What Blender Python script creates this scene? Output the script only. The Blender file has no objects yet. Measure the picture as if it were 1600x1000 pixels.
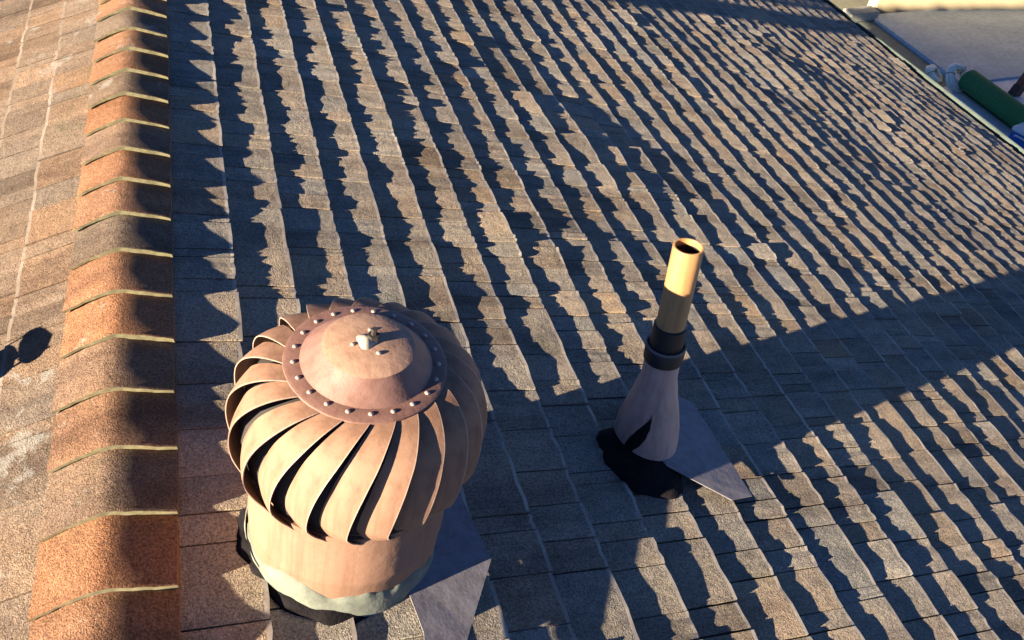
import bpy, bmesh, math, random
from mathutils import Vector, Matrix, noise
random.seed(7)
S = bpy.context.scene
C = S.collection
V = Vector

# ---------------------------------------------------------------- camera
TH = math.radians(17.5)                       # roof pitch
RIDGE = 4.2                                   # ridge height above the ground
cam_d = bpy.data.cameras.new('camera'); cam = bpy.data.objects.new('camera', cam_d); C.objects.link(cam)
cam_d.lens = 28.8; cam_d.sensor_width = 36.0; cam_d.clip_start = 0.05; cam_d.clip_end = 500
cx = V((0.95474591, -0.29148029, 0.05915639)); cy = V((0.16438918, 0.68291164, 0.71176393)); cf = V((0.24786375, 0.66982904, -0.6999233))
m = Matrix.Identity(4)
for i in range(3):
    m[i][0] = cx[i]; m[i][1] = cy[i]; m[i][2] = -cf[i]
m.translation = V((0.38285722, 0.0, 5.50738225))
cam.matrix_world = m
S.camera = cam

# ---------------------------------------------------------------- light
E_ROOF = math.radians(3.6)                    # sun height over the plane of the right slope
AZ = math.radians(16.3)
Rw = V((0, 1, 0)); Dr = V((math.cos(TH), 0, -math.sin(TH))); Nr = V((math.sin(TH), 0, math.cos(TH)))
Dl = V((-math.cos(TH), 0, -math.sin(TH))); Nl = V((-math.sin(TH), 0, math.cos(TH)))
SUN = (-(Rw * math.sin(AZ) + Dr * math.cos(AZ)) * math.cos(E_ROOF) + Nr * math.sin(E_ROOF)).normalized()
elev = math.asin(SUN.z)
W = bpy.data.worlds.new('World'); S.world = W; W.use_nodes = True
nt = W.node_tree; bg = nt.nodes['Background']
sky = nt.nodes.new('ShaderNodeTexSky'); sky.sky_type = 'NISHITA'; sky.sun_disc = False
sky.sun_elevation = elev; sky.sun_rotation = math.atan2(SUN.x, SUN.y)
sky.air_density = 0.25; sky.dust_density = 0.0; sky.ozone_density = 5.5
nt.links.new(sky.outputs[0], bg.inputs[0]); bg.inputs[1].default_value = 0.05
sl = bpy.data.lights.new('sun', 'SUN'); sl.energy = 5.0; sl.angle = math.radians(0.4); sl.color = (1.0, 0.79, 0.57)
so = bpy.data.objects.new('sun', sl); C.objects.link(so)
so.rotation_euler = SUN.to_track_quat('Z', 'Y').to_euler(); so.location = (-8, -4, 12)
S.view_settings.view_transform = 'Standard'; S.view_settings.look = 'None'
S.view_settings.gamma = 1.0; S.view_settings.use_curve_mapping = False
S.view_settings.exposure = 2.42
S.render.engine = 'CYCLES'

# ---------------------------------------------------------------- helpers
CREST = V((0, 0, RIDGE))
def RP(u, v, h=0.0):                          # a point over the right slope: along the ridge, down the slope, off the slope
    return CREST + Rw * u + Dr * v + Nr * h
def LP(u, v, h=0.0):
    return CREST + Rw * u + Dl * v + Nl * h

def mat(name):
    M = bpy.data.materials.new(name); M.use_nodes = True
    n = M.node_tree; b = n.nodes['Principled BSDF']
    return M, n, b
def nd(n, kind, **kw):
    x = n.nodes.new(kind)
    for k, v in kw.items():
        if k in x.inputs: x.inputs[k].default_value = v
        else: setattr(x, k, v)
    return x
def ramp(n, fac, stops):
    r = n.nodes.new('ShaderNodeValToRGB'); e = r.color_ramp.elements
    while len(e) < len(stops): e.new(0.5)
    for i, (p, c) in enumerate(stops):
        e[i].position = p; e[i].color = (*c, 1) if len(c) == 3 else c
    n.links.new(fac, r.inputs[0]); return r
def mix(n, fac, a, b, mode='MIX'):
    x = n.nodes.new('ShaderNodeMix'); x.data_type = 'RGBA'; x.blend_type = mode
    for sock, val in ((0, fac), (6, a), (7, b)):
        if isinstance(val, (int, float)): x.inputs[sock].default_value = val
        elif isinstance(val, tuple): x.inputs[sock].default_value = (*val, 1)
        else: n.links.new(val, x.inputs[sock])
    return x.outputs[2]
def pos(n):
    return n.nodes.new('ShaderNodeNewGeometry').outputs['Position']
def objc(n):
    return n.nodes.new('ShaderNodeTexCoord').outputs['Object']
def noi(n, vec, scale, detail=3, rough=0.6):
    x = nd(n, 'ShaderNodeTexNoise', Scale=scale, Detail=detail, Roughness=rough); n.links.new(vec, x.inputs['Vector']); return x.outputs['Fac']
def bump(n, b, h, strength, dist):
    x = nd(n, 'ShaderNodeBump', Strength=strength, Distance=dist); n.links.new(h, x.inputs['Height']); n.links.new(x.outputs[0], b.inputs['Normal'])

def simple(name, col, rough=0.6, metal=0.0, var=0.25, scale=18.0, bmp=0.0, bdist=0.002, bscale=200.0):
    M, n, b = mat(name)
    p = objc(n); f = noi(n, p, scale, 5)
    lo = tuple(c * (1 - var) for c in col); hi = tuple(min(1, c * (1 + var)) for c in col)
    r = ramp(n, f, [(0.3, lo), (0.7, hi)])
    n.links.new(r.outputs[0], b.inputs['Base Color'])
    b.inputs['Roughness'].default_value = rough; b.inputs['Metallic'].default_value = metal
    if bmp: bump(n, b, noi(n, p, bscale, 2), bmp, bdist)
    return M

def shingle_mat(name, c_lo, c_hi, lichen, use_attr=True):
    """mineral granules on bitumen; each piece carries its own tint"""
    M, n, b = mat(name); p = pos(n)
    big = noi(n, p, 2.2, 3); mid = noi(n, p, 26, 4, 0.65); fine = noi(n, p, 210, 2, 0.7)
    r = ramp(n, mid, [(0.28, c_lo), (0.72, c_hi)])
    warm = mix(n, ramp(n, big, [(0.4, (0, 0, 0)), (0.62, (0.6, 0.6, 0.6))]).outputs[0], r.outputs[0], (c_hi[0] * 1.02, c_hi[1] * 0.92, c_hi[2] * 0.80))
    g = ramp(n, fine, [(0.30, (0.45, 0.45, 0.47)), (0.52, (1, 1, 1)), (0.74, (1.5, 1.48, 1.4))])
    col = mix(n, 1.0, warm, g.outputs[0], 'MULTIPLY')
    mp = nd(n, 'ShaderNodeMapping'); mp.inputs['Scale'].default_value = (1.1, 5.0, 1.1); n.links.new(p, mp.inputs['Vector'])
    streak = noi(n, mp.outputs[0], 1.6, 5, .65); patch = noi(n, p, 3.4, 6, .7)
    col = mix(n, 1.0, col, ramp(n, streak, [(.34, (.62, .60, .60)), (.52, (1, 1, 1)), (.75, (1.14, 1.12, 1.06))]).outputs[0], 'MULTIPLY')
    col = mix(n, ramp(n, patch, [(.60, (0, 0, 0)), (.74, (.55, .55, .55))]).outputs[0], col, (.095, .100, .055))
    if use_attr:
        a = n.nodes.new('ShaderNodeAttribute'); a.attribute_name = 'tint'; tint = a.outputs['Color']
    else:
        tint = n.nodes.new('ShaderNodeObjectInfo').outputs['Color']
    col = mix(n, 1.0, col, tint, 'MULTIPLY')
    if lichen:
        l1 = noi(n, p, 9, 6, 0.75); l2 = noi(n, p, 1.3, 2)
        s = n.nodes.new('ShaderNodeMath'); s.operation = 'MULTIPLY_ADD'; n.links.new(l2, s.inputs[0]); s.inputs[1].default_value = 0.6; n.links.new(l1, s.inputs[2])
        k = ramp(n, s.outputs[0], [(0.97 - 0.06 * lichen, (0, 0, 0)), (1.08 - 0.06 * lichen, (0.5, 0.5, 0.5))])
        col = mix(n, k.outputs[0], col, (0.27, 0.28, 0.265))
    n.links.new(col, b.inputs['Base Color'])
    b.inputs['Roughness'].default_value = 0.92; b.inputs['Specular IOR Level'].default_value = 0.15
    h = n.nodes.new('ShaderNodeMath'); h.operation = 'MULTIPLY_ADD'; n.links.new(noi(n, p, 330, 2, 0.7), h.inputs[0]); h.inputs[1].default_value = 1.0
    h2 = n.nodes.new('ShaderNodeMath'); h2.operation = 'MULTIPLY'; n.links.new(mid, h2.inputs[0]); h2.inputs[1].default_value = 2.0
    n.links.new(h2.outputs[0], h.inputs[2])
    bump(n, b, h.outputs[0], 0.9, 0.004)
    return M

R_LO, R_HI = (0.205, 0.190, 0.162), (0.33, 0.303, 0.255)
L_LO, L_HI = (0.13, 0.101, 0.079), (0.195, 0.155, 0.122)  # left slope and caps toned darker to offset the stronger sun they catch
M_RS = shingle_mat('shingle_right_field', R_LO, R_HI, 1.0)
M_RP = shingle_mat('shingle_right', R_LO, R_HI, 1.0, False)
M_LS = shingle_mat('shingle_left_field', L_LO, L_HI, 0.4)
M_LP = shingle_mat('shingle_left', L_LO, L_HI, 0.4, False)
M_CAP = shingle_mat('ridge_cap_granules', (0.135, 0.105, 0.083), (0.195, 0.152, 0.12), 0.4, False)

def link(name, me, material=None, parent=None):
    o = bpy.data.objects.new(name, me); C.objects.link(o)
    if material and me and not me.materials: me.materials.append(material)
    if parent: o.parent = parent
    return o
def from_bm(name, bm, material=None, parent=None, smooth=False, angle=None):
    me = bpy.data.meshes.new(name)
    bmesh.ops.recalc_face_normals(bm, faces=bm.faces)
    if smooth:
        for f in bm.faces: f.smooth = True
    bm.to_mesh(me); bm.free()
    if smooth and angle is not None: me.set_sharp_from_angle(angle=math.radians(angle))
    return link(name, me, material, parent)
def thing(name, label, cat, M=None, group=None):
    o = bpy.data.objects.new(name, None); C.objects.link(o); o.empty_display_size = 0.1
    if M is not None: o.matrix_world = M
    o['label'] = label; o['category'] = cat
    if group: o['group'] = group
    return o
def frame(o, x, y, z):                        # matrix from an origin and three axes
    M = Matrix.Identity(4)
    for i in range(3): M[i][0] = x[i]; M[i][1] = y[i]; M[i][2] = z[i]; M[i][3] = o[i]
    return M
def add_box(bm, lo, hi, M=None, bevel=0.0):
    r = bmesh.ops.create_cube(bm, size=1.0); vs = r['verts']
    for v in vs:
        v.co = V([lo[i] + (v.co[i] + 0.5) * (hi[i] - lo[i]) for i in range(3)])
    if bevel:
        es = list({e for v in vs for e in v.link_edges})
        rr = bmesh.ops.bevel(bm, geom=es, offset=bevel, segments=2, affect='EDGES', profile=0.5)
        vs = list({v for f in rr['faces'] for v in f.verts} | {v for v in vs if v.is_valid})
    if M is not None: bmesh.ops.transform(bm, matrix=M, verts=vs)
    return vs
def lathe(bm, prof, seg=48, M=None, closed=False, jit=None):
    rings = []
    for (r, z) in prof:
        ring = []
        for k in range(seg):
            a = 2 * math.pi * k / seg; rr, zz = (r, z) if jit is None else jit(a, r, z)
            ring.append(bm.verts.new((rr * math.cos(a), rr * math.sin(a), zz)))
        rings.append(ring)
    for a, b in zip(rings, rings[1:]):
        for k in range(seg):
            bm.faces.new((a[k], a[(k + 1) % seg], b[(k + 1) % seg], b[k]))
    if closed:
        a, b = rings[-1], rings[0]
        for k in range(seg): bm.faces.new((a[k], a[(k + 1) % seg], b[(k + 1) % seg], b[k]))
    else:
        if prof[0][0] < 1e-3 or prof[-1][0] < 1e-3: bmesh.ops.remove_doubles(bm, verts=rings[0] + rings[-1], dist=1e-5)
    if M is not None: bmesh.ops.transform(bm, matrix=M, verts=[v for r in rings for v in r if v.is_valid])
def tube(bm, pts, r, seg=10, cap=True):
    pts = [V(p) for p in pts]; rings = []
    t0 = (pts[1] - pts[0]).normalized(); ref = V((0, 0, 1)) if abs(t0.z) < 0.9 else V((1, 0, 0))
    for i, p in enumerate(pts):
        t = (pts[min(i + 1, len(pts) - 1)] - pts[max(i - 1, 0)]).normalized()
        x = t.cross(ref).normalized(); y = x.cross(t); ref = y
        rr = r if isinstance(r, (int, float)) else r[i]
        rings.append([bm.verts.new(p + x * rr * math.cos(2 * math.pi * k / seg) + y * rr * math.sin(2 * math.pi * k / seg)) for k in range(seg)])
    for a, b in zip(rings, rings[1:]):
        for k in range(seg): bm.faces.new((a[k], a[(k + 1) % seg], b[(k + 1) % seg], b[k]))
    if cap: bm.faces.new(rings[0][::-1]); bm.faces.new(rings[-1])
def plate(bm, pts, t):                        # a thin solid plate from an outline, thickness t along its normal
    pts = [V(p) for p in pts]; nrm = (pts[1] - pts[0]).cross(pts[2] - pts[1]).normalized()
    a = [bm.verts.new(p) for p in pts]; b = [bm.verts.new(p - nrm * t) for p in pts]
    bm.faces.new(a); bm.faces.new(b[::-1])
    for i in range(len(a)):
        j = (i + 1) % len(a); bm.faces.new((a[i], b[i], b[j], a[j]))

# ---------------------------------------------------------------- ground
def sheet(name, x0, y0, x1, y1, z, M, kind='structure'):
    bm = bmesh.new(); vs = [bm.verts.new(p) for p in ((x0, y0, z), (x1, y0, z), (x1, y1, z), (x0, y1, z))]; bm.faces.new(vs)
    o = from_bm(name, bm, M); o['kind'] = kind; return o
def concrete(name, lo, hi, s=1.2):
    M, n, b = mat(name); p = pos(n)
    f = noi(n, p, s, 6, 0.7); f2 = noi(n, p, 14, 5, 0.7)
    r = ramp(n, f, [(0.3, lo), (0.7, hi)])
    r2 = ramp(n, f2, [(0.3, (0.8, 0.8, 0.8)), (0.7, (1.15, 1.15, 1.15))])
    n.links.new(mix(n, 1.0, r.outputs[0], r2.outputs[0], 'MULTIPLY'), b.inputs['Base Color'])
    b.inputs['Roughness'].default_value = 0.85; bump(n, b, f2, 0.3, 0.01)
    return M
M_GROUND = concrete('dry_ground', (0.10, 0.11, 0.07), (0.17, 0.16, 0.11), 0.6)
M_PATIO = concrete('patio_concrete', (0.33, 0.41, 0.47), (0.46, 0.54, 0.59), 1.6)
M_SLAB = concrete('pale_slab', (0.70, 0.69, 0.69), (0.78, 0.77, 0.77), 1.0)
M_STRIP = concrete('mossy_gravel', (0.13, 0.165, 0.14), (0.22, 0.25, 0.21), 3.0)
sheet('ground', -150, -150, 150, 150, 0.0, M_GROUND)
sheet('path', 5.35, -6, 10.06, 10.62, 0.004, M_STRIP)
bm = bmesh.new(); add_box(bm, (10.06, 8.36, -0.1), (18.0, 10.62, 0.06)); o = from_bm('patio', bm, M_PATIO); o['kind'] = 'structure'
bm = bmesh.new(); add_box(bm, (9.75, -4, -0.1), (18.0, 8.352, 0.03)); o = from_bm('pavement', bm, M_SLAB); o['kind'] = 'structure'

# ---------------------------------------------------------------- the house under the roof
U0, U1, VE = -1.6, 6.9, 5.75
house = thing('house', 'low house with weathered brown shingle roof seen from its ridge', 'house', Matrix.Translation((0, (U0 + U1) / 2, 0)))
HI = house.matrix_world.inverted()
def child(o):                                  # keep world placement under the house
    o.parent = house; o.matrix_parent_inverse = HI; return o

HUMPS = [(2.74, 1.62, 0.20, 0.20, 0.020), (2.35, 1.75, .12, .2, .012), (4.07, 3.80, 0.35, 0.28, 0.022), (4.9, 2.75, 0.25, 0.25, 0.018), (3.4, 3.3, .2, .25, .012), (1.9, 1.15, .12, .16, .010)]
def sag(u, v):                                 # the deck is not flat: gentle sags, a few humps
    h = 0.004 * math.sin(1.9 * u + 2.6 * v + 0.4) + 0.003 * math.sin(3.3 * v - 1.1 * u + 1.7) + 0.003 * math.sin(2.9 * u + 0.7 * v)
    h += 0.006 * (noise.noise(V((u * 1.7, v * 1.7, 3.1))))
    for (a, b, su, sv, k) in HUMPS:
        h += k * math.exp(-((u - a) / su) ** 2 - ((v - b) / sv) ** 2)
    return h * min(1.0, max(0.0, v - 0.25) / 0.6)
def sag_l(u, v): return 0.004 * math.sin(2.1 * u + 1.3 * v)

EXP, V0 = 0.143, 0.1165
def unit_shingle(seed):
    """1 x 1 x 1 shingle: x along the course, y down the slope (butt at y = 1), z off the deck; worn butt and sides"""
    rnd = random.Random(seed); nx = 5
    xs = [0, .22, .5, .78, 1]
    top = [[], [], [], []]; bot = [[], []]; vs = []; fs = []
    def nv(x, y, z): vs.append((x, y, z)); return len(vs) - 1
    for i, x in enumerate(xs):
        jy = rnd.uniform(-.018, .010) - (.02 * rnd.random() if i in (0, 4) else 0); jz = rnd.uniform(-.20, .06)
        sx = rnd.uniform(-.012, .012) if i in (0, 4) else 0
        top[0].append(nv(x, 0, .12)); top[1].append(nv(x + sx, .62, .12 + .55 + jz * .4)); top[2].append(nv(x + sx, .945 + jy, .945 + jz * .9)); top[3].append(nv(x + sx, 1 + jy, .99 + jz))
        bot[0].append(nv(x, 0, -.5)); bot[1].append(nv(x + sx, 1 + jy + .012, -.5))
    for i in range(4):
        fs += [(top[0][i], top[0][i + 1], top[1][i + 1], top[1][i]), (top[1][i], top[1][i + 1], top[2][i + 1], top[2][i]),
               (top[2][i], top[2][i + 1], top[3][i + 1], top[3][i]), (top[3][i], top[3][i + 1], bot[1][i + 1], bot[1][i])]
    fs += [(top[0][0], top[1][0], top[2][0], top[3][0], bot[1][0], bot[0][0]), (bot[0][4], bot[1][4], top[3][4], top[2][4], top[1][4], top[0][4])]
    return vs, fs
UNITS = [unit_shingle(s) for s in range(8)]
def unit_mesh(i, M):
    me = bpy.data.meshes.new('shingle'); me.from_pydata(UNITS[i][0], [], UNITS[i][1]); me.materials.append(M)
    me.materials.append(M_LEDGE if M is M_LP else M_REDGE); me.polygons.foreach_set('material_index', [1 if (j % 4 == 2 and j < 16) else 0 for j in range(len(me.polygons))])
    return me
def edge_mat(name, base, pale, lo, hi):
    M, n, b = mat(name); p = pos(n)
    k = ramp(n, noi(n, p, 4.5, 6, .8), [(lo, (0, 0, 0)), (hi, (1, 1, 1))])
    n.links.new(mix(n, k.outputs[0], base, pale), b.inputs['Base Color']); b.inputs['Roughness'].default_value = .9
    return M
M_LEDGE = edge_mat('worn_edge_left', (.15, .125, .10), (.24, .215, .185), .46, .68)
M_REDGE = edge_mat('worn_edge_right', (.26, .24, .21), (.50, .47, .40), .42, .66)
MESH_R = [unit_mesh(i, M_RP) for i in range(8)]; MESH_L = [unit_mesh(i, M_LP) for i in range(8)]

def course(side, k, rnd, out):
    vb = V0 + EXP * k; va = vb - EXP - 0.012
    if k == 0: va, vb = 0.02, V0 - .012
    u = U0 + rnd.uniform(-.05, 0); tab = rnd.random() < .5
    while u < U1:
        w = rnd.choice((rnd.uniform(.05, .12), rnd.uniform(.10, .19))) if tab else rnd.choice((rnd.uniform(.03, .07), rnd.uniform(.06, .13)))
        w = min(w, U1 - u)
        if w < .02: break
        T = rnd.uniform(.0176, .0200) if tab else rnd.uniform(.0138, .0165)
        if side == 'l': T *= .55
        if k == 0: T = .004
        T *= 1 + .14 * noise.noise(V((u * 1.3, vb * 1.3, 9.0 if side == 'r' else 4)))
        if rnd.random() < .03: T *= 1.35
        g = rnd.uniform(.0005, .003)
        P = RP if side == 'r' else LP; sg = sag if side == 'r' else sag_l
        dv = rnd.uniform(-.0025, .002)
        o0 = P(u + g, va, sg(u, va)); ox = P(u + w - g, va, sg(u + w, va)); oy = P(u + g, vb + dv, sg(u, vb))
        X = ox - o0; Y = oy - o0; Z = (Nr if side == 'r' else Nl) * T
        b = rnd.gauss(1.0, .09); wm = rnd.gauss(0, .045)
        if rnd.random() < .04: b *= .8
        col = (max(.45, b * (1 + wm)), max(.45, b), max(.42, b * (1 - wm)), 1)
        out.append((side, frame(o0, X, Y, Z), rnd.randrange(8), col, u + w / 2, vb - EXP / 2, w))
        u += w; tab = not tab if rnd.random() < .86 else tab
rnd = random.Random(21)
PIECES = []
for k in range(0, 40): course('r', k, rnd, PIECES)
for k in range(0, 40): course('l', k, rnd, PIECES)
cam_p = V((0.38285722, 0, 5.50738225))
def px_of(p):
    d = p - cam_p; z = d.dot(cf)
    if z < .1: return None
    return 800 + 1280 * d.dot(cx) / z, 500 - 1280 * d.dot(cy) / z, z
def seen(pc):
    o, M = pc[1].translation, pc[1]
    c = M @ V((.5, .6, .6)); q = px_of(c)
    if q is None: return 0
    if pc[5] < .06: return 0
    if -20 < q[0] < 1620 and -20 < q[1] < 1020: return pc[6] / q[2] ** 2
    return 0
order = sorted(range(len(PIECES)), key=lambda i: -seen(PIECES[i]))
near = set(i for i in order[:300] if seen(PIECES[i]) > 0)
for i in sorted(near):
    side, M, ui, col, *_ = PIECES[i]
    o = bpy.data.objects.new('shingle', (MESH_R if side == 'r' else MESH_L)[ui]); C.objects.link(o)
    o.color = col; o.parent = house; o.matrix_parent_inverse = HI @ M     # a skewed piece keeps its exact placement
for side, M_, nm in (('r', M_RS, 'shingle_field'), ('l', M_LS, 'shingle_field')):
    vs, fs, cols, mi = [], [], [], []
    for i, (s, M, ui, col, *_r) in enumerate(PIECES):
        if s != side or i in near: continue
        b = len(vs); uv, uf = UNITS[ui]
        vs += [M @ V(v) for v in uv]
        for q, f in enumerate(uf): fs.append([b + j for j in f]); cols.append(col); mi.append(1 if q % 4 == 2 and q < 16 else 0)
    me = bpy.data.meshes.new(nm); me.from_pydata(vs, [], fs)
    at = me.color_attributes.new('tint', 'FLOAT_COLOR', 'CORNER')
    buf = []
    for f, c in zip(fs, cols): buf += list(c) * len(f)
    at.data.foreach_set('color', buf)
    me.materials.append(M_)
    me.materials.append(M_LEDGE if side == 'l' else M_REDGE)
    me.polygons.foreach_set('material_index', mi)
    o = link(nm, me); child(o); o['kind'] = 'stuff'
# deck under the shingles
M_DECK = simple('dark_underlay', (0.02, 0.02, 0.02), 0.9)
bm = bmesh.new()
add_box(bm, (U0, 0, 0), (U1, VE - .02, .03), frame(CREST - Nr * .06, Rw, Dr, Nr))
add_box(bm, (U0, 0, 0), (U1, VE - .02, .03), frame(CREST - Nl * .06, Rw, Dl, Nl))
child(from_bm('roof_deck', bm, M_DECK))

# ridge caps: bent shingles lapped along the crest, butts towards the camera
M_EDGE = simple('mossy_lit_cap_edge', (.20, .19, .105), .9, var=.35, scale=60)  # mossy butt faces, coloured paler to paint in their sunlit lines
def cap_mesh(seed, parts=7):
    r = random.Random(seed); bm = bmesh.new(); L = EXP * 1.03 + .16; hw = V0 + .003
    sec = []                                    # (v signed, height over the plane, plane blend)
    N = 14
    rows = []
    for j, (y, h) in enumerate(((0, .0275), (.004, .029), (.07, .0215), (.147, .0150), (L, .004))):
        row = []
        for i in range(N + 1):
            s = -1 + 2 * i / N; d = hw * s
            rad = .035                           # rounded crest
            z = -math.sqrt((d * math.cos(TH)) ** 2 + rad ** 2) * math.tan(TH) + rad * math.tan(TH) * .6 + h + .015 * (1 - abs(s)) - .0085
            jy = r.uniform(-.0013, .0013) if j < 2 else 0
            jz = r.uniform(-.0003, .0003)
            row.append(bm.verts.new((d * math.cos(TH) * (1 + (r.uniform(-.012, .012) if i in (0, N) else 0)), y + jy, z + jz)))
        rows.append(row)
    for a, b in zip(rows, rows[1:]):
        for i in range(N): bm.faces.new((a[i], a[i + 1], b[i + 1], b[i]))
    def low(row, t): return [bm.verts.new(v.co + V((0, 0.001, -t * (.45 + .6 * min(1, max(0, i / N * 1.6 - .3)))))) for i, v in enumerate(row)]
    lows = [low(row, t) for row, t in zip(rows, (.0165, .016, .0128, .012, .003))]
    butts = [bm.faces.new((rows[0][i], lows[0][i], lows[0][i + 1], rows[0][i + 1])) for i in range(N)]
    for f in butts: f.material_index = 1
    for a, b, c, d in zip(rows, rows[1:], lows, lows[1:]):
        bm.faces.new((a[0], b[0], d[0], c[0])); bm.faces.new((a[N], c[N], d[N], b[N]))
        for i in range(N): bm.faces.new((c[i], d[i], d[i + 1], c[i + 1]))
    me = bpy.data.meshes.new('ridge_cap'); bmesh.ops.recalc_face_normals(bm, faces=bm.faces)
    for f in bm.faces: f.smooth = True
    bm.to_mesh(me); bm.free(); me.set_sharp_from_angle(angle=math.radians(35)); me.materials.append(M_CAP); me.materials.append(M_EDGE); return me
CAPS = [cap_mesh(s) for s in range(5)]
r = random.Random(5); k = -16
ORANGE, GREY = (1.35, .94, .70, 1), (.92, .95, .96, 1)
while True:
    u = .787 + .1472 * k
    if u > U1 - .1: break
    if u >= U0:
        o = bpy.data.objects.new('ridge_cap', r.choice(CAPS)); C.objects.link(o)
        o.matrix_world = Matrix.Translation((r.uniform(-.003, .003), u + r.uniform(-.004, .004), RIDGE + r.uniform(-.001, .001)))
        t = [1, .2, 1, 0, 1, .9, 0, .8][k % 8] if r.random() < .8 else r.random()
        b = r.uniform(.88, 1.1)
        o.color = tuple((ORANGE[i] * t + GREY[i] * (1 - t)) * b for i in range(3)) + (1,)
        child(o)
    k += 1

# gutter, fascia, walls
M_GUT = simple('pale_green_gutter_paint', (0.06, 0.085, 0.078), 0.6, var=.25, scale=6)
M_WALL = simple('cream_render', (0.42, 0.36, 0.22), 0.85, var=.08, scale=3, bmp=.3)
M_WHITE = simple('white_paint', (0.75, 0.74, 0.68), 0.6, var=.08)
ex = math.cos(TH) * VE; ez = RIDGE - math.sin(TH) * VE
for sgn in (1, -1):
    bm = bmesh.new()
    prof = [(0.0, .03), (0.0, -.07), (.02, -.095), (.085, -.095), (.115, -.06), (.125, .012), (.137, .016), (.137, .008), (.131, .004), (.121, -.062), (.088, -.101), (.016, -.101), (-.006, -.074), (-.006, .03)]
    A = [bm.verts.new((sgn * (ex - .035 + p * .78), U0, ez - .01 + z)) for p, z in prof]; B = [bm.verts.new((v.co.x, U1, v.co.z)) for v in A]
    for i in range(len(A)):
        j = (i + 1) % len(A); bm.faces.new((A[i], A[j], B[j], B[i]))
    bm.faces.new(A); bm.faces.new(B[::-1])
    child(from_bm('gutter', bm, M_GUT))
    bm = bmesh.new(); xs = sorted((sgn * (ex - .075), sgn * (ex - .045))); add_box(bm, (xs[0], U0, ez - .22), (xs[1], U1, ez - .02)); child(from_bm('fascia', bm, M_WHITE))
bm = bmesh.new(); add_box(bm, (-ex + .5, U0 + .3, 0), (ex - .5, U1 - .3, ez - .05))
A = [(-ex + .5, ez - .05), (ex - .5, ez - .05), (0, RIDGE - .14)]
for y in (U0 + .3, U1 - .33):
    a = [bm.verts.new((x, y, z)) for x, z in A]; b = [bm.verts.new((x, y + .03, z)) for x, z in A]
    bm.faces.new(a); bm.faces.new(b[::-1])
    for i in range(3): j = (i + 1) % 3; bm.faces.new((a[i], b[i], b[j], a[j]))
child(from_bm('wall', bm, M_WALL))

# ---------------------------------------------------------------- turbine ventilator
def painted(name, col, dark, rough=.45, spots=.5):
    M, n, b = mat(name); p = objc(n)
    f = noi(n, p, 9, 5, .7); g = noi(n, p, 60, 4, .75)
    base = ramp(n, f, [(0.3, tuple(c * .86 for c in col)), (0.7, tuple(c * 1.1 for c in col))]).outputs[0]
    mp = nd(n, 'ShaderNodeMapping'); mp.inputs['Scale'].default_value = (1, 1, .06); n.links.new(p, mp.inputs['Vector'])
    base = mix(n, 1.0, base, ramp(n, noi(n, mp.outputs[0], 38, 4, .7), [(.32, (.74, .70, .68)), (.55, (1, 1, 1)), (.8, (1.08, 1.06, 1.05))]).outputs[0], 'MULTIPLY')
    k = ramp(n, g, [(0.60, (0, 0, 0)), (0.78, (spots, spots, spots))]).outputs[0]
    n.links.new(mix(n, k, base, dark), b.inputs['Base Color'])
    b.inputs['Roughness'].default_value = rough; b.inputs['Metallic'].default_value = 0.0
    bump(n, b, f, .25, .01)
    return M
M_TAN = painted('faded_tan_paint', (.25, .152, .103), (.15, .086, .062), .72)
M_TAN.node_tree.nodes['Principled BSDF'].inputs['Specular IOR Level'].default_value = .22
M_RIM = painted('sunlit_fin_rim', (.36, .27, .215), (.2, .13, .1), .6)  # sunlight caught by the fin lips, painted in as a paler strip
M_DISC = painted('chalky_tan_disc', (.40, .255, .175), (.29, .18, .13), .75, .3)
M_BROWN = painted('reddish_brown_paint', (.20, .112, .090), (.11, .06, .05), .6)
M_IN = simple('shade_dark_metal', (.02, .017, .016), .8)  # near-black colour puts deep shade into the turbine's inside
M_RIV = simple('bare_rivet', (.36, .30, .265), .5, .1)
M_SEAL = simple('pale_sealant', (.13, .152, .128), .85, var=.3, scale=22, bmp=.4, bdist=.003, bscale=60)
M_TAR = simple('black_roof_tar', (.011, .010, .012), .85, var=.4, scale=40, bmp=.5, bdist=.004, bscale=90)
M_TAR.node_tree.nodes['Principled BSDF'].inputs['Specular IOR Level'].default_value = .08
M_PLATE = painted('galvanised_flashing', (.185, .185, .21), (.09, .09, .10), .6, .7)

t9 = math.radians(9.0); Az = V((math.sin(t9), 0, math.cos(t9))); Ax = V((math.cos(t9), 0, -math.sin(t9)))
TM = frame(RP(.885, .418), Ax, Rw, Az)
turb = thing('turbine_vent', 'tan metal turbine roof vent with curved fins beside the ridge', 'roof vent', TM)
def tchild(name, bm, M, smooth=True, angle=40, parent=None):
    return from_bm(name, bm, M, parent or turb, smooth, angle)
# neck
bm = bmesh.new(); lathe(bm, [(.172, -.09), (.178, -.06), (.178, .10), (.1795, .105), (.1795, .118), (.178, .122), (.176, .262), (.173, .264), (.171, .255), (.172, -.09)], 72)
tchild('neck', bm, M_TAN)
bm = bmesh.new(); lathe(bm, [(.1695, .0), (.1695, .25)], 48); lathe(bm, [(.0, .03), (.1695, .03)], 48); tchild('throat', bm, M_IN)
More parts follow.
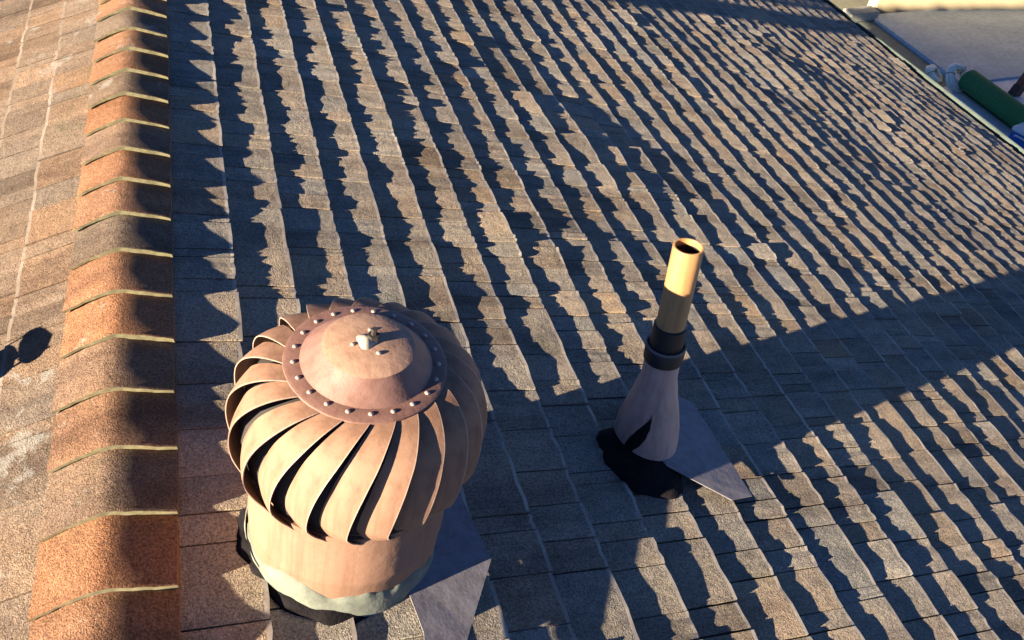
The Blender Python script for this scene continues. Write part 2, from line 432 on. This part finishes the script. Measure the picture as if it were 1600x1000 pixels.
# fins
NB = 21; STEP = 2 * math.pi / NB; HB = .252
PR = [(.117, .226), (.140, .222), (.163, .211), (.184, .192), (.197, .167), (.206, .136), (.2095, .105), (.208, .075), (.202, .046), (.193, .022), (.184, .004), (.179, -.008)]
PR = [(r - .009 * math.sin(math.pi * i / 11), z) for i, (r, z) in enumerate(PR)]
def fine(P, k):
    out = []
    for i in range(len(P) - 1):
        p0, p1, p2, p3 = P[max(0, i - 1)], P[i], P[i + 1], P[min(len(P) - 1, i + 2)]
        for j in range(k):
            t = j / k
            out.append(tuple(.5 * (2 * p1[c] + (p2[c] - p0[c]) * t + (2 * p0[c] - 5 * p1[c] + 4 * p2[c] - p3[c]) * t * t + (3 * p1[c] - p0[c] - 3 * p2[c] + p3[c]) * t ** 3) for c in (0, 1)))
    return out + [P[-1]]
PR = fine(PR, 3)
def fin_mesh():
    bm = bmesh.new(); n = len(PR); NS = 8; faces = []
    grid = [[None] * (NS + 1) for _ in range(n)]
    for i, (r0, z0) in enumerate(PR):
        t = i / (n - 1)
        g = 1 - (1 - min(1, t / .72)) ** 2.0
        ph = -math.radians(25) * g + math.radians(8) * max(0, t - .72) / .28
        wf = 1.0 - .21 * min(1, t / .45)
        for j in range(NS + 1):
            s = -1 + 1.93 * j / (NS - 1) if j < NS else 1.0
            st = min(1, t / .42) * (1 - .78 * max(0, t - .72) / .28)
            out = .0003 * s + st * (.0028 * (1 - s * s) + -.003 + .003 * s + .0125 * ((s + 1) / 2) ** 1.5)
            a = ph + s * wf * STEP / 2
            # outwards along the profile's own normal
            i0, i1 = max(0, i - 1), min(n - 1, i + 1)
            tr, tz = PR[i1][0] - PR[i0][0], PR[i1][1] - PR[i0][1]; L = math.hypot(tr, tz); nr, nz = -tz / L, tr / L
            r = r0 + nr * out; z = z0 + nz * out + HB
            if i < 4: z = min(z, HB + .2262 + .0004 * s)
            grid[i][j] = bm.verts.new((r * math.cos(a), r * math.sin(a), z))
    for i in range(n - 1):
        for j in range(NS):
            f = bm.faces.new((grid[i][j], grid[i + 1][j], grid[i + 1][j + 1], grid[i][j + 1]))
            if j == NS - 1: f.material_index = 1
    bmesh.ops.recalc_face_normals(bm, faces=bm.faces)
    bmesh.ops.solidify(bm, geom=bm.faces[:], thickness=.0016)
    for f in bm.faces: f.smooth = True
    me = bpy.data.meshes.new('fin'); bm.to_mesh(me); bm.free(); me.set_sharp_from_angle(angle=math.radians(50)); me.materials.append(M_TAN); me.materials.append(M_RIM); return me
FIN = fin_mesh(); rf = random.Random(3)
for k in range(NB):
    o = bpy.data.objects.new('fin', FIN); C.objects.link(o); o.parent = turb
    o.rotation_euler = (rf.uniform(-.004, .004), rf.uniform(-.004, .004), k * STEP + rf.uniform(-.012, .012))
bm = bmesh.new(); lathe(bm, [(.1765, HB - .012), (.1815, HB - .010), (.1825, HB + .007), (.1775, HB + .007), (.1765, HB - .012)], 72); tchild('lower_ring', bm, M_TAN)
bm = bmesh.new(); tube(bm, [(0, 0, .03), (0, 0, HB + .25)], .009, 10)
for k in range(3):
    a = k * 2 * math.pi / 3 + .4; tube(bm, [(0, 0, HB + .0), (.17 * math.cos(a), .17 * math.sin(a), HB - .004)], .006, 6)
tchild('shaft', bm, M_IN)
bm = bmesh.new(); lathe(bm, [(.170, HB + .002), (.185, HB + .03), (.1925, HB + .085), (.187, HB + .13), (.168, HB + .176), (.112, HB + .207), (.012, HB + .212)], 48); tchild('slot_shade_drum', bm, M_IN)  # added black drum close behind the fins to darken the slots
# cap
CB = HB + .2285
bm = bmesh.new(); lathe(bm, [(.0705, CB + .0345), (.074, CB + .0312), (.099, CB + .0055), (.103, CB + .0022), (.122, CB + .0012), (.1275, CB - .0008), (.128, CB - .004), (.1265, CB - .004), (.120, CB - .0015), (.02, CB - .001)], 96)
cap = tchild('cap', bm, M_BROWN, angle=30)
bm = bmesh.new(); lathe(bm, [(.0, CB + .0425), (.02, CB + .0415), (.045, CB + .0387), (.066, CB + .0358), (.0715, CB + .0342), (.071, CB + .0333)], 72); tchild('cap_disc', bm, M_DISC, parent=cap)
bm = bmesh.new(); bmesh.ops.create_uvsphere(bm, u_segments=10, v_segments=6, radius=1)
for v in bm.verts: v.co = V((v.co.x * .0042, v.co.y * .0042, max(v.co.z, -.2) * .0022))
me = bpy.data.meshes.new('rivet'); [setattr(f, 'smooth', True) for f in bm.faces]; bm.to_mesh(me); bm.free(); me.materials.append(M_RIV)
for k in range(NB):
    a = (k + .35) * STEP; o = bpy.data.objects.new('rivet', me); C.objects.link(o); o.parent = cap
    o.location = (.1125 * math.cos(a), .1125 * math.sin(a), CB + .0022)
bm = bmesh.new()
lathe(bm, [(.0, .0095), (.006, .0085), (.011, .005), (.016, .001), (.017, -.003)], 20, Matrix.Translation((-.004, 0, CB + .041)), jit=lambda a, r, z: (r * (1 + .18 * math.sin(3 * a + 1)), z))
tchild('sealant_blob', bm, simple('white_sealant', (.30, .28, .24), .5), parent=cap)
bm = bmesh.new(); lathe(bm, [(.0, .030), (.0045, .030), (.0045, .018), (.0095, .018), (.0095, .008), (.0, .008)], 6, Matrix.Translation((.006, .002, CB + .036))); tchild('axle_nut', bm, M_IN, smooth=False, parent=cap)
for (x, y) in ((-.026, -.004), (.010, -.026), (.006, .025)):
    o = bpy.data.objects.new('screw', me); C.objects.link(o); o.parent = cap; o.location = (x, y, CB + .0412)
# flashing skirt, sealant and tar at the foot (they lie on the roof slope)
def TL(u, v, h): return TM.inverted() @ RP(u, v, h)
bm = bmesh.new()
plate(bm, [TL(.50, .50, .029), TL(.53, .545, .031), TL(.638, .605, .033), TL(.775, .688, .039), TL(.95, .665, .033), TL(1.02, .60, .027), TL(.98, .45, .025), TL(.80, .50, .025), TL(.648, .519, .029)], .002)
bmesh.ops.triangulate(bm, faces=bm.faces[:])
tchild('flashing', bm, M_PLATE, smooth=False)
def foot(name, M, a0, a1, rin, rout, h, seed, lift=.0, n=64, top=None):
    """lumpy bead round the neck between angles a0 and a1, lying on the roof"""
    r_ = random.Random(seed); bm = bmesh.new(); rows = []
    for i in range(n + 1):
        a = a0 + (a1 - a0) * i / n; e = min(1, 5 * min(i, n - i) / n + .05)
        w = noise.noise(V((3 * math.cos(a), 3 * math.sin(a), seed))); w2 = noise.noise(V((9 * math.cos(a), 9 * math.sin(a), seed)))
        ro = rin + (rout - rin) * (1 + .3 * w + .12 * w2) * e; hh = h * (1 + .5 * w + .35 * w2) * e
        c, s = math.cos(a), math.sin(a)
        def at(rad, up):
            p = TM @ V((rad * c, rad * s, 0)); d = (p - CREST).dot(Nr); p = p - Nr * d
            return TM.inverted() @ (p + Nr * (up + .011 + lift))
        rows.append([bm.verts.new(at(rin - .006, hh)), bm.verts.new(at(rin + .004, hh * .97)), bm.verts.new(at(rin + (ro - rin) * .45, hh * .5)), bm.verts.new(at(ro * .98 + rin * .02, hh * .14)), bm.verts.new(at(ro, -.012))])
    for a, b in zip(rows, rows[1:]):
        for j in range(4): bm.faces.new((a[j], a[j + 1], b[j + 1], b[j]))
    return tchild(name, bm, M, angle=80)
foot('tar', M_TAR, math.radians(95), math.radians(290), .176, .205, .016, 4)  # black bead is tar and also stands in for the neck's shadow ring
bm = bmesh.new(); rows = []
for i in range(97):                            # brushed-on sealant sleeve, its upper edge uneven
    a = math.radians(140) + math.radians(215) * i / 96; e = min(1, 6 * min(i, 96 - i) / 96)
    c, s_ = math.cos(a), math.sin(a)
    w = noise.noise(V((2.2 * c, 2.2 * s_, 5))) + .35 * noise.noise(V((8 * c, 8 * s_, 2)))
    front = max(0, -s_)
    p0 = TM @ V((.179 * c, .179 * s_, 0)); z0 = -(p0 - CREST).dot(Nr) / Az.dot(Nr)
    hh = (.022 + .058 * front * (1 + .3 * c) + .028 * w) * (.3 + .7 * e)
    rows.append([bm.verts.new((r * c, r * s_, z0 + z)) for r, z in ((.1775, max(.016, hh) + .001), (.1795, max(.015, hh)), (.1812, hh * .6), (.1835, .022), (.190, .008), (.194, -.02))])
for a, b in zip(rows, rows[1:]):
    for j in range(5): bm.faces.new((a[j], a[j + 1], b[j + 1], b[j]))
tchild('sealant', bm, M_SEAL, angle=80)

# ---------------------------------------------------------------- plumbing vent pipe
PB = RP(1.10, 1.235); PT_ = RP(1.16, 1.073, .575)
pd = (PT_ - PB); PLN = pd.length; Pz = pd.normalized(); Px = Rw.cross(Pz).normalized(); Py = Pz.cross(Px)
PM = frame(PB, Px, Py, Pz)
vent = thing('vent_pipe', 'plumbing vent pipe with black rubber collar and cone boot on right slope', 'vent pipe', PM)
def pchild(name, bm, M, smooth=True, angle=40): return from_bm(name, bm, M, vent, smooth, angle)
M_PIPE = painted('yellowed_pipe', (.36, .20, .082), (.22, .115, .05), .5, .3)
M_BOOT = painted('dusty_pink_boot', (.46, .33, .275), (.22, .15, .13), .6)
M_RUB = simple('black_rubber', (.012, .012, .014), .5)
R0 = .0335
bm = bmesh.new(); lathe(bm, [(R0, .20), (R0, PLN - .003), (R0 - .001, PLN), (R0 - .0045, PLN), (R0 - .0055, PLN - .003), (R0 - .0055, PLN - .30), (R0 - .03, PLN - .30)], 40); pchild('pipe', bm, M_PIPE)
bm = bmesh.new(); lathe(bm, [(R0 - .0065, PLN - .28), (R0 - .0062, PLN - .014)], 32); pchild('pipe_bore', bm, M_IN)
bm = bmesh.new(); lathe(bm, [(.086, -.06), (.084, .03), (.079, .075), (.0685, .125), (.0585, .165), (.0515, .200), (.0465, .222), (.044, .232), (.0425, .30), (.034, .304)], 48, jit=lambda a, r, z: (r * (1 + .012 * math.sin(2 * a)), z)); pchild('boot', bm, M_BOOT, angle=60)
bm = bmesh.new(); lathe(bm, [(.0435, .285), (.0465, .287), (.0475, .322), (.0455, .326), (.0395, .327), (.0395, .331), (.0385, .386), (.034, .389)], 40); pchild('rubber_collar', bm, M_RUB)
bm = bmesh.new(); lathe(bm, [(.0478, .327), (.0482, .330), (.0470, .333), (.0440, .333)], 40); pchild('clamp', bm, simple('grey_clamp', (.10, .10, .11), .5))
bm = bmesh.new(); BP = [(.084, .03), (.079, .075), (.0685, .125), (.0585, .165)]
def boot_r(z):
    for (r0, z0), (r1, z1) in zip(BP, BP[1:]):
        if z <= z1: return r0 + (r1 - r0) * (z - z0) / (z1 - z0)
    return BP[-1][0]
rows = []
for i in range(17):                            # tar smeared up the boot
    t = i / 16; z = .035 + .115 * t; ac = math.radians(212) + .50 * t; w = .26 * math.sin(math.pi * min(1, t * .8 + .2)) * (1 + .3 * noise.noise(V((t * 5, 0, 1)))) + .015
    rows.append([bm.verts.new(((boot_r(z) + k) * math.cos(ac + w * q), (boot_r(z) + k) * math.sin(ac + w * q), z + .006 * q)) for q, k in ((-1, -.002), (-.9, .0022), (-.3, .0042), (.3, .0042), (.9, .0022), (1, -.002))])
for a, b in zip(rows, rows[1:]):
    for j in range(5): bm.faces.new((a[j], a[j + 1], b[j + 1], b[j]))
pchild('tar_smear', bm, M_TAR, angle=80)
def PL(u, v, h): return PM.inverted() @ RP(u, v, h)
bm = bmesh.new(); plate(bm, [PL(.893, 1.385, .026), PL(.900, 1.455, .028), PL(1.215, 1.442, .026), PL(1.27, 1.35, .024), PL(1.21, 1.215, .024), PL(1.12, 1.20, .024), PL(1.00, 1.245, .026)], .002)
bmesh.ops.triangulate(bm, faces=bm.faces[:])
pchild('flashing', bm, M_PLATE, smooth=False)
def blob(name, M, cu, cv, ru, rv, h, seed, parent, inv):
    bm = bmesh.new(); n = 40; rings = []
    for q, (k, hh) in enumerate(((1.0, -.006), (.93, .25), (.7, .62), (.4, .9), (.0, 1.0))):
        ring = []
        for i in range(n):
            a = 2 * math.pi * i / n; w = 1 + .28 * noise.noise(V((1.6 * math.cos(a), 1.6 * math.sin(a), seed))) + .10 * noise.noise(V((6 * math.cos(a), 6 * math.sin(a), seed + q)))
            z = .010 + h * hh if hh > 0 else .0
            ring.append(bm.verts.new(inv @ RP(cu + ru * k * w * math.sin(a), cv + rv * k * w * math.cos(a), z)))
        rings.append(ring)
    for a, b in zip(rings, rings[1:]):
        for i in range(n): bm.faces.new((a[i], a[(i + 1) % n], b[(i + 1) % n], b[i]))
    bmesh.ops.remove_doubles(bm, verts=bm.verts[:], dist=1e-5)
    return from_bm(name, bm, M, parent, True, 80)
blob('tar', M_TAR, 1.05, 1.20, .115, .12, .016, 3, vent, PM.inverted())

# metal flue on the left slope, just outside the picture: its shadow reaches in
fl = thing('flue', 'short round metal flue with rain cap on the left slope', 'flue', Matrix.Translation(LP(1.37, .545)))
M_ZINC = simple('dull_zinc', (.25, .26, .27), .45, .6)
bm = bmesh.new(); lathe(bm, [(.075, -.06), (.070, .02), (.052, .05), (.050, .20), (.046, .20), (.046, .05)], 32); from_bm('flue_pipe', bm, M_ZINC, fl, True, 40)
bm = bmesh.new(); lathe(bm, [(.0, .268), (.052, .244), (.053, .238), (.0, .256)], 32); from_bm('rain_cap', bm, M_ZINC, fl, True, 40)
bm = bmesh.new()
for k in range(3):
    a = 2.1 * k; add_box(bm, (-.004, -.001, .19), (.004, .001, .25), Matrix.Rotation(a, 4, 'Z') @ Matrix.Translation((0, .048, 0)))
from_bm('strut', bm, M_ZINC, fl)

# ---------------------------------------------------------------- things beyond the eave
# wall of the next building
nb = thing('garden_wall', 'cream rendered wall along the far edge of the patio', 'wall', Matrix.Translation((14, 10.75, 0)))
bm = bmesh.new(); add_box(bm, (-3.75, 0, 0), (6, .22, 2.3), bevel=.01)
for v in bm.verts: v.co.y -= (v.co.x + 3.75) * .155
wl = from_bm('wall_face', bm, M_WALL, nb)
bm = bmesh.new(); add_box(bm, (-3.8, -.03, 2.3), (6.05, .26, 2.38), bevel=.012)
for v in bm.verts: v.co.y -= (v.co.x + 3.75) * .155
from_bm('coping', bm, M_WHITE, nb)

def torus(bm, M, R, r, n=40, s=8):
    rings = []
    for i in range(n):
        a = 2 * math.pi * i / n
        rings.append([bm.verts.new(M @ V(((R + r * math.cos(b)) * math.cos(a), (R + r * math.cos(b)) * math.sin(a), r * math.sin(b)))) for b in [2 * math.pi * k / s for k in range(s)]])
    for i in range(n):
        a, b = rings[i], rings[(i + 1) % n]
        for k in range(s): bm.faces.new((a[k], a[(k + 1) % s], b[(k + 1) % s], b[k]))
M_HOSE = simple('pale_hose', (.80, .83, .74), .5, var=.15)
def coil(loc, rx, rz, R, label, seed):
    r_ = random.Random(seed)
    t = thing('hose_coil', label, 'hose', Matrix.Translation(loc) @ Matrix.Rotation(rz, 4, 'Z') @ Matrix.Rotation(rx, 4, 'X'), 'pale coils by the gutter')
    bm = bmesh.new()
    for k in range(9):
        ring = k % 3; lay = k // 3
        torus(bm, Matrix.Translation((r_.uniform(-.006, .006), r_.uniform(-.006, .006), -.03 + .03 * lay)) @ Matrix.Rotation(r_.uniform(-.06, .06), 4, 'X'), R - .028 * ring, .0145, 36, 7)
    from_bm('hose', bm, M_HOSE, t, True)
    bm = bmesh.new()
    for a in (.5, 2.6, 4.7):
        torus(bm, Matrix.Translation(((R - .03) * math.cos(a), (R - .03) * math.sin(a), 0)) @ Matrix.Rotation(a, 4, 'Z') @ Matrix.Rotation(math.pi / 2, 4, 'X'), .062, .006, 16, 5)
    from_bm('tie', bm, simple('tan_tie', (.34, .25, .12), .7), t, True)
    return t
coil((9.86, 8.30, .19), math.radians(52), math.radians(18), .19, 'larger pale green hose coil standing upright by the green roll', 1)
coil((9.66, 8.52, .15), math.radians(40), math.radians(40), .13, 'smaller pale hose coil half hidden behind the gutter', 2)

M_TURF = simple('dark_green_turf', (.032, .16, .055), .9, var=.35, scale=60, bmp=.6, bdist=.006, bscale=140)
t = thing('turf_roll', 'dark green rolled-up turf mat lying along the pavement below the gutter', 'turf roll', Matrix.Translation((9.93, 7.30, .03)))
bm = bmesh.new(); pr = []
R_ = .18
def rolled(a): return R_ - .02 * (a / (2 * math.pi))
NA = 96; A0, A1 = [], []
outer = []; inner = []
for i in range(NA + 1):
    a = 6 * math.pi * i / NA; ro = R_ - .053 * a / (2 * math.pi)
    outer.append((ro * math.sin(a), R_ - ro * math.cos(a), ro)); inner.append(((ro - .02) * math.sin(a), R_ - (ro - .02) * math.cos(a), ro))
for (y0, y1) in ((-1.4, .88),):
    def ro_(y): return 1
    o0 = [bm.verts.new((x, y0, z)) for x, z, _ in outer]; o1 = [bm.verts.new((x, y1, z)) for x, z, _ in outer]
    i0 = [bm.verts.new((x, y0, z)) for x, z, _ in inner]; i1 = [bm.verts.new((x, y1 - .0, z)) for x, z, _ in inner]
    for a, b in ((o0, o1), (i1, i0), (i0, o0), (o1, i1)):
        for i in range(NA): bm.faces.new((a[i], a[i + 1], b[i + 1], b[i]))
from_bm('mat', bm, M_TURF, t, True, 40)
t = thing('cool_box', 'small blue cool box with pale lid at the corner by the gutter', 'cool box', Matrix.Translation((9.82, 6.80, .03)) @ Matrix.Rotation(.25, 4, 'Z'))
bm = bmesh.new(); add_box(bm, (-.20, -.15, 0), (.20, .15, .19), bevel=.02); from_bm('body', bm, simple('blue_plastic', (.02, .12, .45), .4, var=.05), t)
bm = bmesh.new(); add_box(bm, (-.21, -.16, .192), (.21, .16, .25), bevel=.018); from_bm('lid', bm, simple('pale_plastic', (.66, .74, .78), .4, var=.05), t)
bm = bmesh.new(); tube(bm, [(-.205, -.08, .14), (-.235, -.06, .17), (-.235, .06, .17), (-.205, .08, .14)], .01, 8); from_bm('handle', bm, M_WHITE, t)

t = thing('timber_post', 'reddish brown timber post leaning at the edge of the pavement', 'post', Matrix.Translation((10.66, 7.95, .03)) @ Matrix.Rotation(math.radians(14), 4, 'Y'))
M_WOOD, n, b = mat('red_brown_timber'); p = objc(n)
wv = nd(n, 'ShaderNodeTexWave', Scale=14.0, Distortion=6.0, Detail=3.0); wv.bands_direction = 'X'; n.links.new(p, wv.inputs['Vector'])
n.links.new(ramp(n, wv.outputs['Fac'], [(0, (.085, .026, .016)), (1, (.16, .05, .03))]).outputs[0], b.inputs['Base Color']); b.inputs['Roughness'].default_value = .7
bm = bmesh.new(); add_box(bm, (-.055, -.055, .14), (.055, .055, 1.5), bevel=.008); from_bm('shaft', bm, M_WOOD, t)
bm = bmesh.new(); add_box(bm, (-.062, -.062, -.01), (.062, .062, .14), bevel=.006); from_bm('shoe', bm, simple('dark_metal_shoe', (.03, .02, .02), .6), t)

t = thing('outlet_box', 'white box with a dark opening at the foot of the cream wall', 'box', Matrix.Translation((12.75, 10.58, .06)))
bm = bmesh.new(); add_box(bm, (-.16, -.10, 0), (.16, .10, .34), bevel=.012); from_bm('casing', bm, M_WHITE, t)
bm = bmesh.new(); add_box(bm, (-.05, -.112, .12), (.05, -.1015, .22), bevel=.004); from_bm('opening', bm, M_IN, t)
bm = bmesh.new(); tube(bm, [(0, .05, .34), (0, .05, 1.9)], .045, 14); from_bm('pipe', bm, M_WHITE, t, True)

t = thing('stone_edging', 'low whitish stone block at the left end of the cream wall', 'stone')
t.matrix_world = Matrix.Translation((9.95, 10.62, 0))
bm = bmesh.new(); add_box(bm, (-.35, -.13, 0), (.2, .13, .16), bevel=.03)
for v in bm.verts: v.co += V((noise.noise(v.co * 9), noise.noise(v.co * 9 + V((5, 0, 0))), 0)) * .02
from_bm('block', bm, simple('whitish_stone', (.30, .31, .26), .8, var=.2), t)

# ---------------------------------------------------------------- unseen tree added left of the house to throw the far shadows
TX = -6.0
tree = thing('tree', 'unseen leafy tree added left of the house to shade the far roof and patio', 'tree', Matrix.Translation((TX, 2.0, 0)))
M_BARK = simple('bark', (.10, .075, .05), .9, bmp=.6, bdist=.02, bscale=20)
bm = bmesh.new(); tube(bm, [(0, 0, -.1), (.02, .01, 3), (0, 0, 6.4), (.03, .05, 7.2), (.1, .3, 8.4)], [.26, .20, .17, .15, .05], 14)
for k in range(9):
    a = k * 2.4; tube(bm, [(0, .03, 7.1 + .08 * k), (.6 * math.cos(a), .9 + .5 * math.sin(a), 7.6 + .05 * k), (1.1 * math.cos(a), 1.6 + .9 * math.sin(a), 8.0 + .08 * k)], [.07, .045, .015], 7)
from_bm('trunk', bm, M_BARK, tree, True)
M_LEAF = simple('leaf', (.06, .10, .03), .6)
r_ = random.Random(12); vs, fs = [], []
for k in range(22000):
    while True:
        p = V((r_.uniform(-1, 1), r_.uniform(-1, 1), r_.uniform(-1, 1)))
        if p.x ** 4 + p.y ** 4 + p.z ** 4 < 1 and noise.noise(p * 2.6) > -.5: break
    c = V((p.x * 1.5, 2.2 + p.y * 2.2, 7.75 + p.z * 1.3))
    wp = c + V((TX, 2.0, 0)); gp = wp - SUN * (wp.z / SUN.z)
    if gp.y > 10.80 - .155 * (gp.x - 10.25) or (wp.y < 2.95 and wp.z < 7.2): continue  # leaves cut along the sun's rays to shade the patio, not the wall
    q = V((r_.gauss(0, 1), r_.gauss(0, 1), r_.gauss(0, 1))).normalized(); w = q.orthogonal().normalized(); s = r_.uniform(.09, .16)
    b = len(vs); vs += [c - q * s, c + w * s * .5, c + q * s, c - w * s * .5 + q.cross(w) * s * .15]; fs.append((b, b + 1, b + 2, b + 3))
me = bpy.data.meshes.new('shade_crown'); me.from_pydata(vs, [], fs); link('shade_crown', me, M_LEAF, tree)
